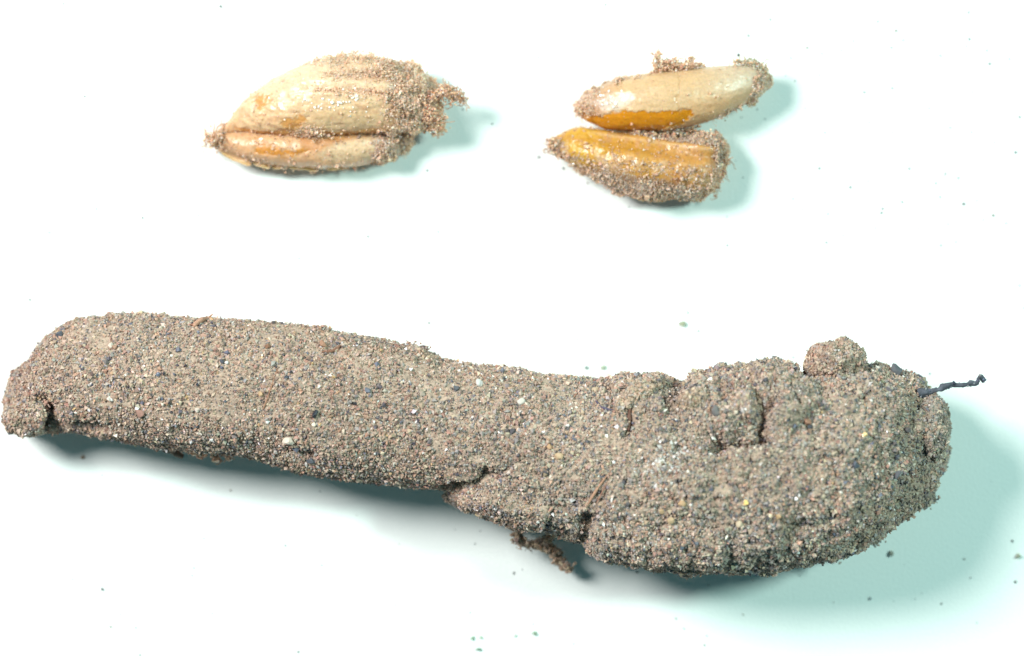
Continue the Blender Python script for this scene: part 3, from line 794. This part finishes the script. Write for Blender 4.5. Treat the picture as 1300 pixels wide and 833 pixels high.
crumb_string('tuft', [[(832, 90, .62), (833, 76, .66), (835, 68, .68)], [(834, 88, .62), (850, 87, .62), (872, 84, .62), (890, 83, .6)], [(850, 86, .62), (858, 76, .66)],
             [(870, 84, .62), (878, 76, .64)], [(842, 82, .64), (850, 78, .64)]], 420, 0.022, 0.04, RUST, 0.016, upk, 'ragged rusty tuft on the upper edge', 60, (212, 170, 136))
flake('skin_flake', 846, 90, 34, 8, 0.14, 0.58, (206, 140, 100), upk, 310, 0.08)
crumb_string('tuft', [[(930, 82, .6), (935, 77, .62), (945, 80, .6), (965, 82, .55), (974, 88, .5)]], 110, 0.02, 0.04, RUST, 0.013, upk, None, 34, (196, 190, 160))

# --- right, lower half kernel
lok = thing('half_kernel', px(815, 205, 0), 'amber yellow half kernel caked with grey sand, lower of the right pair', 'seed', 'split kernel halves')
K_TOP = [(698, 182), (706, 172), (720, 167), (742, 164), (790, 170), (830, 176), (865, 176), (888, 172), (905, 170), (916, 176), (921, 188), (923, 198)]
K_BOT = [(698, 186), (712, 200), (732, 213), (760, 229), (790, 242), (815, 251), (850, 251), (880, 253), (900, 245), (912, 228), (919, 212), (923, 202)]
def p_rl(X, Y, V, N):
    col = np.broadcast_to(lin((218, 172, 76)), V.shape).copy()
    col = over(col, (228, 192, 56), 0.9 * sstep(790, 720, X + 8 * fbm(V, 6, 3, 3)))
    ridge = Y - (164 + (X - 740) * 0.145)      # distance below the pale upper ridge line
    col = over(col, (204, 152, 54), 0.6 * np.exp(-((ridge - 14) / 7) ** 2))
    col = over(col, (214, 168, 100), 0.7 * sstep(800, 860, X))
    col = over(col, (232, 208, 160), 0.65 * np.exp(-((ridge - 3) / 2.2) ** 2) * sstep(735, 770, X))
    col = over(col, (226, 206, 166), 0.7 * sstep(-0.1, 0.4, fbm(V, 9, 4, 8)) * sstep(18, 30, ridge))
    col = over(col, (206, 160, 118), 0.5 * sstep(0.1, 0.5, fbm(V, 14, 3, 38)))
    gr = sstep(206, 222, Y - 0.19 * (X - 760) + 7 * fbm(V, 6, 3, 9))
    col = over(col, (158, 132, 112), 0.8 * gr)
    col = over(col, (200, 150, 112), 0.8 * sstep(896, 912, X + 6 * fbm(V, 8, 3, 4)))
    col *= np.exp(0.10 * fbm(V, 16, 3, 15))[..., None]
    return col, np.clip(0.36 + 0.25 * fbm(V, 8, 3, 19), 0.18, 0.8)
def r_rl(X, Y, V, N):
    ridge = Y - (164 + (X - 740) * 0.145)
    return 0.02 * fbm(V, 3, 3, 35) + 0.012 * fbm(V, 12, 3, 36) + 0.03 * np.exp(-((ridge - 2) / 4) ** 2) - 0.035 * np.exp(-((ridge - 13) / 7) ** 2) * sstep(740, 790, X)
o4, V, N, X, Y = kernel('kernel_flesh', K_TOP, K_BOT, 400, 240, lok, p_rl, r_rl, ratio=0.95, zbot=0.03, lift=0.4, n=2.1, hmax=0.42, smooth_px=1.5)
ridge = Y - (164 + (X - 740) * 0.145)
nz = fbm(V, 6, 3, 9)
w = 1.0 * sstep(212, 232, Y - 0.20 * (X - 760) + 10 * nz) + 0.8 * sstep(902, 916, X + 8 * fbm(V, 8, 3, 4)) + 0.22 * sstep(24, 36, ridge + 8 * nz) + 0.6 * sstep(722, 704, X) * (Y > 176) \
    + 0.9 * sstep(1, -4, ridge) * sstep(800, 850, X) + 0.03
crust(V, N, 4300, w, o4, RUST + [(22, (164, 150, 140), 0.7), (9, (128, 120, 118), 0.7), (3, (92, 90, 96), 0.7)], 0.018, 'grey and rusty sand crust along the lower edge', 0.03)
crumb_string('crust', [[(800, 168, .45), (840, 172, .45), (870, 171, .45)], [(845, 170, .4), (885, 165, .35)], [(878, 174, .5), (905, 172, .5)], [(888, 176, .5), (912, 182, .5)]], 420, 0.03, 0.06, RUST + [(6, (110, 92, 90), 0.6)], 0.018, lok,
             'dark rusty crumbs in the gap between the two halves', 10)
crumb_string('crust', [[(918, 184, .4), (922, 200, .4), (917, 222, .35), (905, 242, .3)], [(884, 252, .25), (892, 250, .25)]], 200, 0.025, 0.06, RUST, 0.017, lok, None, 24)
crumb_string('tuft', [[(704, 180, .4), (700, 184, .35), (706, 194, .35)]], 120, 0.03, 0.05, RUST + [(14, (140, 128, 120), 0.7)], 0.016, lok, None, 16)

# ------------------------------------------------------------------ crumbs lying on the sheet
CR = [(866, 411, 5.2, (150, 156, 128), 'olive grey crumb alone on the paper below the right kernels'),
      (1132, 703, 5.0, (150, 148, 134), 'grey crumb on the paper just below the thick end of the tube'),
      (1293, 706, 4.6, (166, 170, 146), 'pale olive crumb at the right edge of the photo'),
      (105, 580, 3.2, (160, 140, 120), 'tiny brown crumb under the left end of the tube'),
      (745, 467, 3.4, (104, 122, 112), 'dark crumb above the middle of the tube, left of a paler one'),
      (766, 466, 4.2, (160, 172, 146), 'pale crumb above the middle of the tube, right of a darker one'),
      (600, 810, 3.8, (150, 172, 146), 'topmost crumb of the little cluster at the bottom edge'),
      (611, 809, 3.0, (158, 176, 150), 'rightmost crumb of the little cluster at the bottom edge'),
      (608, 824, 4.4, (126, 150, 128), 'lowest and largest crumb of the little cluster at the bottom edge'),
      (679, 804, 4.2, (146, 166, 140), 'greenish crumb at the bottom edge, right of the cluster'),
      (654, 807, 2.6, (190, 200, 180), 'faint crumb between the bottom cluster and the greenish crumb'),
      (1105, 760, 2.4, (150, 160, 160), 'tiny crumb inside the shadow below the thick end')]
for q, (x, y, rr, col, lab) in enumerate(CR):
    p = px(x, y, rr / 100 * 0.55)
    me = chip_mesh('crumb', p, rr / 100, col, 0.8, 400 + q, (1, 0.85, 0.7))
    link('crumb', me, M_GRAIN, label=lab, cat='crumb', group='crumbs on the paper')

# fine dark dust sprinkled over the sheet: denser to the right of the kernels
n = 420
x = rng.uniform(0, 1300, n); y = rng.uniform(0, 833, n)
m = 120
x[:m] = rng.normal(1130, 110, m); y[:m] = rng.normal(150, 110, m)
P = np.array([px(a, b, 0.006) for a, b in zip(x, y)])
S = np.exp(rng.normal(math.log(0.0095), 0.35, n))
c, r = pick(n, [(3, (40, 44, 44), 0.8), (2, (90, 96, 92), 0.8), (1, (130, 120, 104), 0.8)])
link('dust', grain_mesh('dust', P, S, c, r), M_GRAIN, kind='stuff', label='fine dark specks of dust sprinkled over the paper', cat='dust')
